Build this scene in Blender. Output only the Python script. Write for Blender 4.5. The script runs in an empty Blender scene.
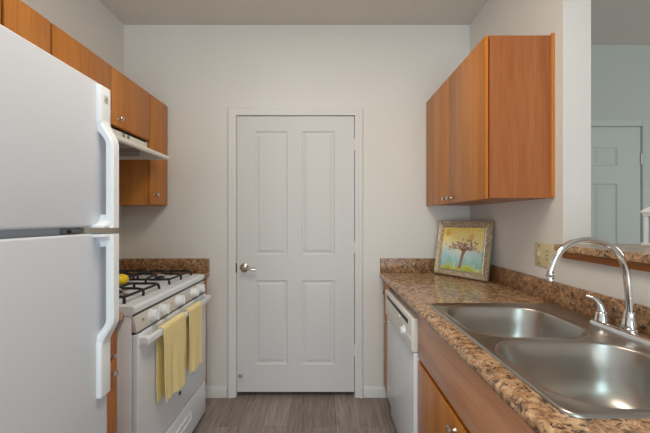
import bpy, bmesh, math, random
from mathutils import Vector, Matrix

random.seed(7)
scn = bpy.context.scene
COL = scn.collection

# ------------------------------------------------------------------ camera, world, lights
F_PX = 310.0
EYE = 1.31
cam_d = bpy.data.cameras.new('camera')
cam_d.sensor_width = 36.0
cam_d.lens = 36.0 * F_PX / 650.0
cam_d.shift_x = 2.0 / 650.0
cam_d.shift_y = 2.5 / 650.0
cam_d.clip_start = 0.02
cam = bpy.data.objects.new('camera', cam_d)
cam.location = (0, 0, EYE)
cam.rotation_euler = (math.radians(90), 0, 0)
COL.objects.link(cam)
scn.camera = cam

scn.view_settings.view_transform = 'Standard'
scn.view_settings.look = 'None'
scn.view_settings.gamma = 1.0
scn.view_settings.use_curve_mapping = False
scn.view_settings.exposure = 0.0

world = bpy.data.worlds.new('world')
scn.world = world
world.use_nodes = True
world.node_tree.nodes['Background'].inputs[0].default_value = (0.75, 0.85, 1.0, 1)
world.node_tree.nodes['Background'].inputs[1].default_value = 0.35


def area(name, loc, rot, sx, sy, power, color):
    l = bpy.data.lights.new(name, 'AREA')
    l.shape = 'RECTANGLE'
    l.size, l.size_y, l.energy, l.color = sx, sy, power, color
    o = bpy.data.objects.new(name, l)
    o.location, o.rotation_euler = loc, [math.radians(a) for a in rot]
    COL.objects.link(o)
    return o


def point_fill(name, loc, power, color, radius=0.16):
    l = bpy.data.lights.new(name, 'POINT')
    l.energy, l.color, l.shadow_soft_size = power, color, radius
    o = bpy.data.objects.new(name, l)
    o.location = loc
    COL.objects.link(o)


# ceiling lamp of the kitchen (just above the frame), added warm and cool fill points, daylight of the windows behind the camera and in the next room
area('kitchen_ceiling_light', (0.0, 0.75, 2.70), (0, 0, 0), 0.45, 0.9, 16, (1.0, 0.94, 0.80))
point_fill('kitchen_warm_fill', (0.0, 0.60, 2.42), 4.6, (1.0, 0.50, 0.22), 0.22)  # orange fill added to warm the near walls, no fixture of its own
point_fill('hall_cool_fill', (0.2, -1.6, 2.30), 37, (0.58, 0.91, 1.0), 0.5)  # cool fill added behind the camera, stands for no real lamp
area('window_daylight', (0.15, -3.15, 0.95), (90, 0, 0), 3.0, 1.7, 64, (0.85, 0.92, 1.0))
area('side_window_daylight', (4.4, 0.6, 1.5), (90, 0, 90), 1.6, 1.4, 18, (1.0, 0.97, 0.97))

# ------------------------------------------------------------------ materials


def srgb(r, g, b):
    f = lambda c: (c / 255 / 12.92) if c / 255 <= 0.04045 else ((c / 255 + 0.055) / 1.055) ** 2.4
    return (f(r), f(g), f(b), 1.0)


def new_mat(name, color=(0.8, 0.8, 0.8, 1), rough=0.5, metal=0.0, spec=0.5):
    m = bpy.data.materials.new(name)
    m.use_nodes = True
    b = m.node_tree.nodes['Principled BSDF']
    b.inputs['Base Color'].default_value = color
    b.inputs['Roughness'].default_value = rough
    b.inputs['Metallic'].default_value = metal
    b.inputs['Specular IOR Level'].default_value = spec
    return m, m.node_tree.nodes, m.node_tree.links, b


def coords(n, l, scale=(1, 1, 1), rot=(0, 0, 0), jitter=False):
    tc = n.new('ShaderNodeTexCoord')
    mp = n.new('ShaderNodeMapping')
    mp.inputs['Scale'].default_value = scale
    mp.inputs['Rotation'].default_value = rot
    l.new(tc.outputs['Object'], mp.inputs['Vector'])
    if jitter:
        oi = n.new('ShaderNodeObjectInfo')
        mu = n.new('ShaderNodeMath'); mu.operation = 'MULTIPLY'; mu.inputs[1].default_value = 17.0
        l.new(oi.outputs['Random'], mu.inputs[0])
        l.new(mu.outputs[0], mp.inputs['Location'])
    return mp.outputs['Vector']


def noise(n, l, vec, scale, detail=4, rough=0.5, dist=0.0):
    t = n.new('ShaderNodeTexNoise')
    t.inputs['Scale'].default_value = scale
    t.inputs['Detail'].default_value = detail
    t.inputs['Roughness'].default_value = rough
    t.inputs['Distortion'].default_value = dist
    l.new(vec, t.inputs['Vector'])
    return t.outputs['Fac']


def ramp(n, l, fac, stops, interp='LINEAR'):
    r = n.new('ShaderNodeValToRGB')
    r.color_ramp.interpolation = interp
    els = r.color_ramp.elements
    while len(els) < len(stops):
        els.new(0.5)
    for e, (p, c) in zip(els, stops):
        e.position, e.color = p, c
    l.new(fac, r.inputs['Fac'])
    return r.outputs['Color']


def mix(n, l, fac, a, b, mode='MIX'):
    m = n.new('ShaderNodeMix')
    m.data_type, m.blend_type = 'RGBA', mode
    for sock, v in ((m.inputs[0], fac), (m.inputs[6], a), (m.inputs[7], b)):
        if isinstance(v, (int, float, tuple)):
            sock.default_value = v
        else:
            l.new(v, sock)
    return m.outputs[2]


def bump(n, l, b, h, strength, dist=0.002):
    bp = n.new('ShaderNodeBump')
    bp.inputs['Strength'].default_value = strength
    bp.inputs['Distance'].default_value = dist
    l.new(h, bp.inputs['Height'])
    l.new(bp.outputs['Normal'], b.inputs['Normal'])


def paint(name, color, rough=0.75, tex=0.25):
    m, n, l, b = new_mat(name, color, rough, 0, 0.3)
    v = coords(n, l)
    f = noise(n, l, v, 1.3, 3)
    d = tuple(c * 0.96 for c in color[:3]) + (1,)
    l.new(ramp(n, l, f, [(0.3, d), (0.7, color)]), b.inputs['Base Color'])
    bump(n, l, b, noise(n, l, v, 140, 3), tex, 0.0015)
    return m


def wood(name, axis, dark, mid, light, rough=0.42):
    m, n, l, b = new_mat(name, mid, rough, 0, 0.4)
    s = {'z': (1, 1, 0.045), 'y': (1, 0.045, 1)}[axis]
    v = coords(n, l, s, jitter=True)
    broad = noise(n, l, v, 9, 4, 0.55, 0.6)
    fine = noise(n, l, v, 95, 5, 0.65)
    c = ramp(n, l, broad, [(0.30, dark), (0.5, mid), (0.72, light)])
    g = ramp(n, l, fine, [(0.34, (0.80, 0.74, 0.68, 1)), (0.56, (1, 1, 1, 1))])
    l.new(mix(n, l, 0.75, c, g, 'MULTIPLY'), b.inputs['Base Color'])
    bump(n, l, b, fine, 0.05, 0.0005)
    return m


def enamel(name, color, rough=0.3, tex=0.0):
    m, n, l, b = new_mat(name, color, rough, 0, 0.5)
    v = coords(n, l)
    f = noise(n, l, v, 3, 2)
    d = tuple(c * 0.97 for c in color[:3]) + (1,)
    l.new(ramp(n, l, f, [(0.3, d), (0.7, color)]), b.inputs['Base Color'])
    if tex:
        bump(n, l, b, noise(n, l, v, 420, 2), tex, 0.0008)
    return m


def metal(name, color, rough, brushed=None):
    m, n, l, b = new_mat(name, color, rough, 1.0)
    v = coords(n, l, brushed or (1, 1, 1))
    f = noise(n, l, v, 160 if brushed else 20, 3)
    r = n.new('ShaderNodeMapRange')
    r.inputs['To Min'].default_value = max(0.02, rough - 0.012)
    r.inputs['To Max'].default_value = rough + 0.012
    l.new(f, r.inputs['Value'])
    l.new(r.outputs[0], b.inputs['Roughness'])
    return m


def granite(name, tone=1.0, rough=0.2):
    m, n, l, b = new_mat(name, srgb(140, 105, 75), rough, 0, 0.5)
    v = coords(n, l)
    big = noise(n, l, v, 24, 8, 0.7, 1.0)
    fine = noise(n, l, v, 60, 7, 0.75, 0.6)
    spk = noise(n, l, v, 50, 8, 0.75, 0.8)
    c = ramp(n, l, big, [(0.34, srgb(84, 60, 46)), (0.44, srgb(146, 104, 76)), (0.52, srgb(194, 150, 112)), (0.66, srgb(230, 194, 154))])
    g = ramp(n, l, fine, [(0.38, srgb(64, 48, 40)), (0.49, srgb(174, 133, 96)), (0.60, srgb(234, 202, 160))])
    c = mix(n, l, 0.42, c, g)
    k = ramp(n, l, spk, [(0.42, (1, 1, 1, 1)), (0.475, (0, 0, 0, 1))])
    c = mix(n, l, k, c, srgb(76, 62, 56))
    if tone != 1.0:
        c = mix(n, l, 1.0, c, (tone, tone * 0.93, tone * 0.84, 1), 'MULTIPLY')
    l.new(c, b.inputs['Base Color'])
    return m


def floor_mat():
    m, n, l, b = new_mat('vinyl_plank', srgb(120, 108, 98), 0.5, 0, 0.35)
    tc = n.new('ShaderNodeTexCoord')
    mp = n.new('ShaderNodeMapping')
    mp.inputs['Rotation'].default_value = (0, 0, math.radians(90))
    mp.inputs['Location'].default_value = (0.31, 0.07, 0)
    l.new(tc.outputs['Object'], mp.inputs['Vector'])
    br = n.new('ShaderNodeTexBrick')
    br.offset = 0.37
    br.inputs['Scale'].default_value = 1.0
    br.inputs['Brick Width'].default_value = 1.2
    br.inputs['Row Height'].default_value = 0.155
    br.inputs['Mortar Size'].default_value = 0.0012
    br.inputs['Color1'].default_value = (0, 0, 0, 1)
    br.inputs['Color2'].default_value = (1, 1, 1, 1)
    br.inputs['Mortar'].default_value = (0.3, 0.3, 0.3, 1)
    l.new(mp.outputs[0], br.inputs['Vector'])
    base = ramp(n, l, br.outputs['Color'], [(0.0, srgb(148, 136, 130)), (0.5, srgb(160, 148, 141)), (1.0, srgb(172, 160, 152))])
    ad = n.new('ShaderNodeVectorMath'); ad.operation = 'ADD'
    sc = n.new('ShaderNodeMapping'); sc.inputs['Scale'].default_value = (1, 0.06, 1)
    l.new(tc.outputs['Object'], ad.inputs[0]); l.new(br.outputs['Color'], ad.inputs[1])
    l.new(ad.outputs[0], sc.inputs['Vector'])
    f1 = noise(n, l, sc.outputs[0], 38, 7, 0.7, 1.6)
    f2 = noise(n, l, sc.outputs[0], 110, 4, 0.6)
    g = ramp(n, l, f1, [(0.34, (0.55, 0.53, 0.52, 1)), (0.52, (0.95, 0.95, 0.95, 1)), (0.68, (1.18, 1.16, 1.13, 1))])
    c = mix(n, l, 0.9, base, g, 'MULTIPLY')
    c = mix(n, l, 0.5, c, ramp(n, l, f2, [(0.35, (0.7, 0.69, 0.68, 1)), (0.6, (1.05, 1.05, 1.05, 1))]), 'MULTIPLY')
    mf = n.new('ShaderNodeMath'); mf.operation = 'MULTIPLY'; mf.inputs[1].default_value = 0.55
    l.new(br.outputs['Fac'], mf.inputs[0])
    c = mix(n, l, mf.outputs[0], c, srgb(70, 62, 57))
    l.new(c, b.inputs['Base Color'])
    bump(n, l, b, f2, 0.08, 0.0006)
    return m


def cloth():
    m, n, l, b = new_mat('yellow_weave', srgb(238, 214, 130), 0.9, 0, 0.1)
    tc = n.new('ShaderNodeTexCoord')
    w = n.new('ShaderNodeTexWave')
    w.bands_direction = 'Z'; w.inputs['Scale'].default_value = 26; w.inputs['Distortion'].default_value = 1.2
    w.inputs['Detail'].default_value = 2
    l.new(tc.outputs['Object'], w.inputs['Vector'])
    w2 = n.new('ShaderNodeTexWave')
    w2.bands_direction = 'Y'; w2.inputs['Scale'].default_value = 34; w2.inputs['Distortion'].default_value = 0.8
    l.new(tc.outputs['Object'], w2.inputs['Vector'])
    c = ramp(n, l, w.outputs['Fac'], [(0.1, srgb(246, 222, 152)), (0.45, srgb(255, 235, 172)), (0.9, srgb(255, 240, 188))])
    c = mix(n, l, 0.3, c, ramp(n, l, w2.outputs['Fac'], [(0.2, srgb(248, 224, 156)), (0.8, srgb(255, 240, 186))]))
    l.new(c, b.inputs['Base Color'])
    bump(n, l, b, w.outputs['Fac'], 0.35, 0.0015)
    return m


def painting_mat():
    # loose watercolour: yellow sky over blue middle over green grass; object space x = across, z = up, centre 0
    m, n, l, b = new_mat('watercolour', srgb(230, 200, 110), 0.6, 0, 0.3)
    tc = n.new('ShaderNodeTexCoord')
    v = tc.outputs['Object']
    sep = n.new('ShaderNodeSeparateXYZ'); l.new(v, sep.inputs[0])
    nz = noise(n, l, v, 14, 5, 0.6)
    a = n.new('ShaderNodeMath'); a.operation = 'MULTIPLY_ADD'; a.inputs[1].default_value = 0.16
    l.new(nz, a.inputs[0]); l.new(sep.outputs['Z'], a.inputs[2])
    mr = n.new('ShaderNodeMapRange')
    mr.inputs['From Min'].default_value = -0.06; mr.inputs['From Max'].default_value = 0.22
    l.new(a.outputs[0], mr.inputs['Value'])
    c = ramp(n, l, mr.outputs[0], [(0.0, srgb(176, 190, 70)), (0.06, srgb(214, 218, 110)), (0.11, srgb(150, 200, 188)), (0.26, srgb(180, 218, 222)),
                                   (0.42, srgb(206, 230, 228)), (0.53, srgb(246, 238, 200)), (0.68, srgb(252, 234, 156)), (1.0, srgb(252, 220, 116))])
    f = noise(n, l, v, 34, 4, 0.6)
    c = mix(n, l, ramp(n, l, f, [(0.56, (0, 0, 0, 1)), (0.68, (0.6, 0.6, 0.6, 1))]), c, srgb(240, 238, 222))
    f3 = noise(n, l, v, 22, 3, 0.5)
    l.new(mix(n, l, ramp(n, l, f3, [(0.62, (0, 0, 0, 1)), (0.74, (0.4, 0.4, 0.4, 1))]), c, srgb(60, 160, 150)), b.inputs['Base Color'])
    return m


def speckle(name, c1, c2, rough, metal_=0.0, scale=90):
    m, n, l, b = new_mat(name, c1, rough, metal_)
    f = noise(n, l, coords(n, l), scale, 5, 0.7)
    l.new(ramp(n, l, f, [(0.38, c1), (0.58, c2)]), b.inputs['Base Color'])
    bump(n, l, b, f, 0.35, 0.002)
    return m


M = {}
M['wall'] = paint('wall_paint', srgb(228, 225, 220))
M['far_wall'] = paint('wall_paint_cool_light', srgb(196, 202, 194))  # next room's dim blue-green daylight tinted into the wall colour
M['far_trim'] = paint('trim_paint_cool_light', srgb(200, 206, 200), 0.5, 0.05)  # door and casing there carry the same cool light in their colour
M['ceiling'] = paint('ceiling_paint', srgb(220, 216, 208), 0.9, 0.5)
M['trim'] = paint('trim_paint', srgb(226, 224, 221), 0.45, 0.05)
M['door'] = paint('door_paint', srgb(216, 215, 214), 0.45, 0.08)
M['floor'] = floor_mat()
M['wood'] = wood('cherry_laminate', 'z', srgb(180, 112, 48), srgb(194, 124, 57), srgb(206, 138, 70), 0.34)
M['wood_y'] = wood('cherry_laminate_horizontal', 'y', srgb(204, 142, 102), srgb(220, 160, 120), srgb(228, 170, 132), 0.28)  # paler, pinker for the false front: daylight and reflections put into the colour
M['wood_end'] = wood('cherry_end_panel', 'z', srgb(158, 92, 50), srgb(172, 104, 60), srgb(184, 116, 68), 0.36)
M['trim_wood'] = wood('cherry_trim', 'y', srgb(158, 92, 36), srgb(174, 106, 46), srgb(188, 120, 56))
M['edge'] = wood('cherry_edge_band', 'z', srgb(196, 112, 30), srgb(208, 124, 36), srgb(218, 138, 48))
M['kick'] = wood('dark_kick', 'y', srgb(66, 40, 24), srgb(80, 50, 30), srgb(92, 60, 38))
M['granite'] = granite('granite_laminate')
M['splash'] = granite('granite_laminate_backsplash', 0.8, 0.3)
M['fridge'] = enamel('fridge_enamel', srgb(213, 218, 227), 0.42, 0.15)
M['white'] = enamel('white_enamel', srgb(236, 241, 250), 0.22)
M['plastic'] = enamel('white_plastic', srgb(238, 241, 245), 0.35)
M['hood'] = enamel('hood_enamel', srgb(240, 236, 228), 0.3)
M['panel'] = enamel('panel_enamel', srgb(214, 211, 206), 0.3)
M['gasket'] = enamel('gasket_rubber', srgb(196, 204, 210), 0.5)
M['cream'] = enamel('cream_plastic', srgb(241, 238, 230), 0.3)
M['grey'] = enamel('grey_plastic', srgb(140, 142, 144), 0.5)
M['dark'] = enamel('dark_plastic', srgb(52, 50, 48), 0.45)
M['black'] = enamel('cast_iron', srgb(26, 24, 24), 0.55, 0.3)
M['steel'] = metal('brushed_steel', (0.47, 0.44, 0.41, 1), 0.31, (1, 0.03, 1))
M['chrome'] = metal('chrome', (0.82, 0.82, 0.84, 1), 0.07)
M['nickel'] = metal('satin_nickel', (0.62, 0.57, 0.50, 1), 0.25)
M['almond'] = enamel('almond_plastic', srgb(214, 200, 160), 0.4)
M['yellow'] = speckle('lemon_peel', srgb(232, 196, 14), srgb(244, 212, 30), 0.4, 0, 60)
M['cloth'] = cloth()
M['painting'] = painting_mat()
M['trunk'] = speckle('painted_brown', srgb(140, 100, 74), srgb(176, 132, 104), 0.6, 0, 60)
M['foliage'] = speckle('painted_mauve', srgb(176, 126, 112), srgb(206, 166, 156), 0.6, 0, 90)
M['pink'] = speckle('painted_pink', srgb(236, 186, 120), srgb(240, 206, 134), 0.6, 0, 60)
M['orange'] = speckle('painted_orange', srgb(240, 176, 70), srgb(242, 200, 104), 0.6, 0, 50)
M['frame'] = speckle('champagne_leaf', srgb(158, 138, 108), srgb(206, 192, 168), 0.38, 0.55, 70)
M['glass'] = new_mat('lantern_glass', (0.9, 0.95, 0.95, 1), 0.05)[0]
M['glass'].node_tree.nodes['Principled BSDF'].inputs['Transmission Weight'].default_value = 1.0
M['lens'] = enamel('frosted_lens', srgb(196, 196, 190), 0.5)
M['filter'] = metal('aluminium_mesh', (0.72, 0.72, 0.70, 1), 0.45)

# ------------------------------------------------------------------ mesh helpers


class MB:
    def __init__(self):
        self.bm = bmesh.new()

    def _merge(self, b):
        me = bpy.data.meshes.new('tmp')
        b.to_mesh(me); b.free()
        self.bm.from_mesh(me)
        bpy.data.meshes.remove(me)
        return self

    def box(self, x0, x1, y0, y1, z0, z1, bev=0.0, seg=2):
        b = bmesh.new()
        bmesh.ops.create_cube(b, size=1.0)
        for v in b.verts:
            v.co = Vector(((x0 + x1) / 2 + v.co.x * (x1 - x0), (y0 + y1) / 2 + v.co.y * (y1 - y0), (z0 + z1) / 2 + v.co.z * (z1 - z0)))
        if bev:
            bmesh.ops.bevel(b, geom=list(b.edges), offset=bev, segments=seg, profile=0.5, affect='EDGES')
        return self._merge(b)

    def prism(self, pts, axis, a0, a1, bev=0.0):
        """pts: 2D polygon; axis 'y' -> pts are (x,z); 'z' -> (x,y); 'x' -> (y,z)"""
        P = {'y': lambda u, w, a: (u, a, w), 'z': lambda u, w, a: (u, w, a), 'x': lambda u, w, a: (a, u, w)}[axis]
        b = bmesh.new()
        A = [b.verts.new(P(u, w, a0)) for u, w in pts]
        B = [b.verts.new(P(u, w, a1)) for u, w in pts]
        b.faces.new(A); b.faces.new(list(reversed(B)))
        n = len(pts)
        for i in range(n):
            b.faces.new((A[i], B[i], B[(i + 1) % n], A[(i + 1) % n]))
        bmesh.ops.recalc_face_normals(b, faces=list(b.faces))
        if bev:
            bmesh.ops.bevel(b, geom=list(b.edges), offset=bev, segments=2, profile=0.5, affect='EDGES')
        return self._merge(b)

    def lathe(self, prof, origin, axis, seg=24):
        """prof: list of (radius, height along axis)"""
        ax = Vector(axis).normalized()
        q = Vector((0, 0, 1)).rotation_difference(ax)
        o = Vector(origin)
        b = bmesh.new()
        rings = []
        for r, h in prof:
            if r < 1e-6:
                rings.append([b.verts.new(o + q @ Vector((0, 0, h)))])
            else:
                rings.append([b.verts.new(o + q @ Vector((r * math.cos(2 * math.pi * i / seg), r * math.sin(2 * math.pi * i / seg), h))) for i in range(seg)])
        for a, c in zip(rings, rings[1:]):
            for i in range(seg):
                j = (i + 1) % seg
                if len(a) == 1 and len(c) == 1:
                    continue
                if len(a) == 1:
                    b.faces.new((a[0], c[i], c[j]))
                elif len(c) == 1:
                    b.faces.new((a[i], c[0], a[j]))
                else:
                    b.faces.new((a[i], c[i], c[j], a[j]))
        for r in (rings[0], rings[-1]):
            if len(r) > 1:
                b.faces.new(r)
        bmesh.ops.recalc_face_normals(b, faces=list(b.faces))
        return self._merge(b)

    def tube(self, pts, rad, seg=12, squash=None):
        """rad: number or list; squash: (direction vector, factor) flattens the section"""
        pts = [Vector(p) for p in pts]
        n = len(pts)
        rad = [rad] * n if isinstance(rad, (int, float)) else rad
        b = bmesh.new()
        t0 = (pts[1] - pts[0]).normalized()
        up = Vector((0, 0, 1)) if abs(t0.z) < 0.9 else Vector((0, 1, 0))
        u = t0.cross(up).normalized()
        rings = []
        for i, p in enumerate(pts):
            t = ((pts[min(i + 1, n - 1)] - p).normalized() + (p - pts[max(i - 1, 0)]).normalized()).normalized()
            u = (u - t * u.dot(t)).normalized()
            w = t.cross(u)
            ring = []
            for k in range(seg):
                a = 2 * math.pi * k / seg
                d = (u * math.cos(a) + w * math.sin(a)) * rad[i]
                if squash:
                    s = Vector(squash[0]).normalized()
                    d -= s * d.dot(s) * (1 - squash[1])
                ring.append(b.verts.new(p + d))
            rings.append(ring)
        for a, c in zip(rings, rings[1:]):
            for k in range(seg):
                b.faces.new((a[k], a[(k + 1) % seg], c[(k + 1) % seg], c[k]))
        b.faces.new(list(reversed(rings[0]))); b.faces.new(rings[-1])
        bmesh.ops.recalc_face_normals(b, faces=list(b.faces))
        return self._merge(b)

    def ellipsoid(self, c, rx, ry, rz):
        b = bmesh.new()
        bmesh.ops.create_uvsphere(b, u_segments=24, v_segments=16, radius=1.0)
        for v in b.verts:
            v.co = Vector((c[0] + v.co.x * rx, c[1] + v.co.y * ry, c[2] + v.co.z * rz))
        return self._merge(b)

    def loops(self, loops, close_first=False, close_last=True):
        b = bmesh.new()
        R = [[b.verts.new(p) for p in lp] for lp in loops]
        for a, c in zip(R, R[1:]):
            n = len(a)
            for i in range(n):
                b.faces.new((a[i], a[(i + 1) % n], c[(i + 1) % n], c[i]))
        if close_last:
            b.faces.new(R[-1])
        if close_first:
            b.faces.new(list(reversed(R[0])))
        bmesh.ops.recalc_face_normals(b, faces=list(b.faces))
        return self._merge(b)

    def build(self, name, mat, parent=None, origin=None, angle=38):
        """world coordinates in; parts sit at their thing's origin"""
        off = Vector((0, 0, 0))
        p = parent
        while p is not None:
            off += p.location
            p = p.parent
        if parent is None and origin is not None:
            off = Vector(origin)
        me = bpy.data.meshes.new(name)
        for v in self.bm.verts:
            v.co -= off
        self.bm.to_mesh(me); self.bm.free()
        me.materials.append(mat)
        for pl in me.polygons:
            pl.use_smooth = True
        me.set_sharp_from_angle(angle=math.radians(angle))
        o = bpy.data.objects.new(name, me)
        COL.objects.link(o)
        if parent is None:
            o.location = off
        else:
            o.parent = parent
        return o


def tag(o, label, cat, group=None, kind=None):
    o['label'] = label
    o['category'] = cat
    if group:
        o['group'] = group
    if kind:
        o['kind'] = kind
    return o


def thing(name, label, cat, loc, group=None):
    o = bpy.data.objects.new(name, None)
    o.empty_display_size = 0.05
    o.location = loc
    COL.objects.link(o)
    return tag(o, label, cat, group)


def knob(parent, p, axis, r=0.0145):
    return MB().lathe([(0.0, 0.0), (0.008, 0.0), (0.006, 0.004), (0.005, 0.012), (0.010, 0.016), (r, 0.021), (r, 0.025), (r * 0.75, 0.029), (0, 0.030)],
                      p, axis, 20).build('knob', M['nickel'], parent)


# ------------------------------------------------------------------ the setting
XL, XR, YB, H = -1.467, 1.08, 2.285, 2.74
DX0, DX1, DTOP = -0.650, 0.246, 2.084          # rough opening of the door
YF = 2.55                                       # wall behind the back wall / of the adjoining room

tag(MB().box(-1.6, 4.6, -3.4, 2.75, -0.1, 0.0).build('floor', M['floor']),
    'grey-brown wood plank floor running toward the door', 'floor', kind='structure')
tag(MB().box(-1.6, 4.6, -3.4, 2.75, H, H + 0.1).build('ceiling', M['ceiling']),
    'plain beige ceiling above the kitchen', 'ceiling', kind='structure')
tag(MB().box(XL - 0.13, XL, -3.4, 2.75, 0, H).build('wall_left', M['wall']),
    'cream wall behind the fridge and left cabinets', 'wall', kind='structure')
tag(MB().box(XL, DX0, YB, YB + 0.11, 0, H).box(DX1, XR + 0.126, YB, YB + 0.11, 0, H).box(DX0, DX1, YB, YB + 0.11, DTOP, H)
    .build('wall_back', M['wall']), 'cream back wall around the closed white door', 'wall', kind='structure')
JY = 1.395                                      # jamb of the pass-through
tag(MB().box(XR, XR + 0.126, JY, YB, 0, H).build('wall_right', M['wall']),
    'right kitchen wall behind the wall cabinet, ending at the pass-through', 'wall', kind='structure')
tag(MB().box(XR, XR + 0.126, -0.6, JY, 0, 1.166).build('wall_half', M['wall']),
    'low half wall behind the sink under the bar ledge', 'wall', kind='structure')
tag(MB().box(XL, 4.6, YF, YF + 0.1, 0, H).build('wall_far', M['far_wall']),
    'wall of the next room, tinted grey-green for its dim light, seen through the pass-through', 'wall', kind='structure')
tag(MB().box(4.5, 4.6, -3.3, YF, 0, H).build('wall_side', M['wall']), 'side wall of the next room', 'wall', kind='structure')
tag(MB().box(XL, 4.5, -3.4, -3.3, 0, H).build('wall_front', M['wall']), 'wall behind the camera', 'wall', kind='structure')


def baseboard(name, x0, x1, label):
    prof = [(YB, 0), (YB - 0.014, 0), (YB - 0.014, 0.058), (YB - 0.010, 0.068), (YB - 0.004, 0.074), (YB, 0.076)]
    tag(MB().prism(prof, 'x', x0, x1).build(name, M['trim']), label, 'baseboard', kind='structure')


baseboard('baseboard_left', -0.86, -0.706, 'white baseboard between range and door casing')
baseboard('baseboard_right', 0.297, 0.50, 'white baseboard between door casing and right cabinets')


# door frame
def casing_piece(mb, pts):
    return mb.prism(pts, 'z', 0, 2.0)


cas = MB()
def cprof(x_in, s):                              # s=+1 casing grows to +x
    return [(x_in, YB), (x_in, YB - 0.008), (x_in + s * 0.006, YB - 0.012), (x_in + s * 0.030, YB - 0.013), (x_in + s * 0.036, YB - 0.018),
            (x_in + s * 0.050, YB - 0.020), (x_in + s * 0.058, YB - 0.014), (x_in + s * 0.060, YB)]
HEAD = 2.128
b = bmesh.new()
# mitred casing: sweep the profile up, across, down
def ring(prof_pts, kind):
    out = []
    for k, (d, y) in enumerate(prof_pts):
        if kind == 'bl': out.append((DX0 + 0.008 - d, y, 0))
        if kind == 'tl': out.append((DX0 + 0.008 - d, y, DTOP - 0.012 + d))
        if kind == 'tr': out.append((DX1 - 0.010 + d, y, DTOP - 0.012 + d))
        if kind == 'br': out.append((DX1 - 0.010 + d, y, 0))
    return out
pp = [(0, YB), (0, YB - 0.009), (0.006, YB - 0.013), (0.028, YB - 0.014), (0.034, YB - 0.019), (0.048, YB - 0.021), (0.058, YB - 0.014), (0.061, YB)]
cas.loops([ring(pp, k) for k in ('bl', 'tl', 'tr', 'br')], close_first=True)
tag(cas.build('trim_1', M['trim']), 'white moulded casing around the closed door', 'door casing', kind='structure')
tag(MB().box(DX0, DX0 + 0.012, YB + 0.0, YB + 0.11, 0, DTOP).box(DX1 - 0.012, DX1, YB + 0.0, YB + 0.11, 0, DTOP)
    .box(DX0, DX1, YB + 0.0, YB + 0.11, DTOP - 0.010, DTOP).build('trim_2', M['trim']),
    'white door jamb just inside the casing', 'door jamb', kind='structure')


def panel_door(name, x0, x1, z0, z1, yf, panels, mat, thick=0.035):
    """door slab facing -Y with raised panels; panels: list of (x0,x1,z0,z1)"""
    mb = MB()
    xs = sorted({x0, x1} | {p[0] for p in panels} | {p[1] for p in panels})
    zs = sorted({z0, z1} | {p[2] for p in panels} | {p[3] for p in panels})
    b = bmesh.new()
    V = {}
    def vert(x, z):
        if (x, z) not in V:
            V[(x, z)] = b.verts.new((x, yf, z))
        return V[(x, z)]
    for i in range(len(xs) - 1):
        for j in range(len(zs) - 1):
            cx, cz = (xs[i] + xs[i + 1]) / 2, (zs[j] + zs[j + 1]) / 2
            if any(p[0] < cx < p[1] and p[2] < cz < p[3] for p in panels):
                continue
            b.faces.new((vert(xs[i], zs[j]), vert(xs[i + 1], zs[j]), vert(xs[i + 1], zs[j + 1]), vert(xs[i], zs[j + 1])))
    mb._merge(b)
    for p in panels:
        def rect(i, d):
            return [(p[0] + i, yf + d, p[2] + i), (p[1] - i, yf + d, p[2] + i), (p[1] - i, yf + d, p[3] - i), (p[0] + i, yf + d, p[3] - i)]
        mb.loops([rect(0, 0), rect(0.006, 0.007), rect(0.012, 0.009), rect(0.018, 0.009), rect(0.036, 0.002), rect(0.040, 0.0015)])
    # sides and back
    b = bmesh.new()
    A = [b.verts.new((x, yf, z)) for x, z in ((x0, z0), (x1, z0), (x1, z1), (x0, z1))]
    B = [b.verts.new((x, yf + thick, z)) for x, z in ((x0, z0), (x1, z0), (x1, z1), (x0, z1))]
    for i in range(4):
        b.faces.new((A[i], B[i], B[(i + 1) % 4], A[(i + 1) % 4]))
    b.faces.new(B)
    mb._merge(b)
    bmesh.ops.remove_doubles(mb.bm, verts=list(mb.bm.verts), dist=1e-5)
    bmesh.ops.recalc_face_normals(mb.bm, faces=list(mb.bm.faces))
    return mb.build(name, mat, angle=12)


YD = YB + 0.002
d1 = panel_door('door_1', -0.634, 0.230, 0.035, 2.068, YD,
                [(-0.503, -0.262, 1.045, 1.958), (-0.157, 0.086, 1.045, 1.958), (-0.503, -0.262, 0.236, 0.857), (-0.157, 0.086, 0.236, 0.857)], M['door'])
tag(d1, 'closed white four-panel door in the back wall', 'door', kind='structure')
hd = MB().lathe([(0, 0), (0.033, 0), (0.033, 0.006), (0.026, 0.012), (0.012, 0.016), (0.011, 0.045), (0.013, 0.05), (0, 0.052)], (-0.580, YD, 0.951), (0, -1, 0), 28)
hd.tube([(-0.585, YD - 0.044, 0.952), (-0.56, YD - 0.047, 0.952), (-0.53, YD - 0.048, 0.947), (-0.50, YD - 0.048, 0.942), (-0.480, YD - 0.046, 0.940)],
        [0.009, 0.0105, 0.0105, 0.009, 0.005], 14)
o = hd.build('door_handle', M['nickel'], d1); o['label'] = 'satin nickel lever handle'
o = MB().box(-0.6445, -0.634, YD - 0.004, YD + 0.02, 0.915, 0.985, 0.001).build('strike_plate', M['dark'], d1); o['label'] = 'dark latch plate'
for hz in (1.855, 1.10, 0.345):
    MB().tube([(0.2325, YD - 0.006, hz - 0.045), (0.2325, YD - 0.006, hz + 0.045)], 0.006, 12).box(0.220, 0.238, YD - 0.002, YD + 0.002, hz - 0.044, hz + 0.044).build('hinge', M['trim'], d1)
ds = MB().tube([(-0.615, YD + 0.001, 0.155), (-0.603, YD - 0.02, 0.16), (-0.59, YD - 0.04, 0.168)], 0.007, 10)
ds.lathe([(0, 0), (0.012, 0), (0.012, 0.004), (0, 0.004)], (-0.613, YD, 0.153), (0, -1, 0), 14)
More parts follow.
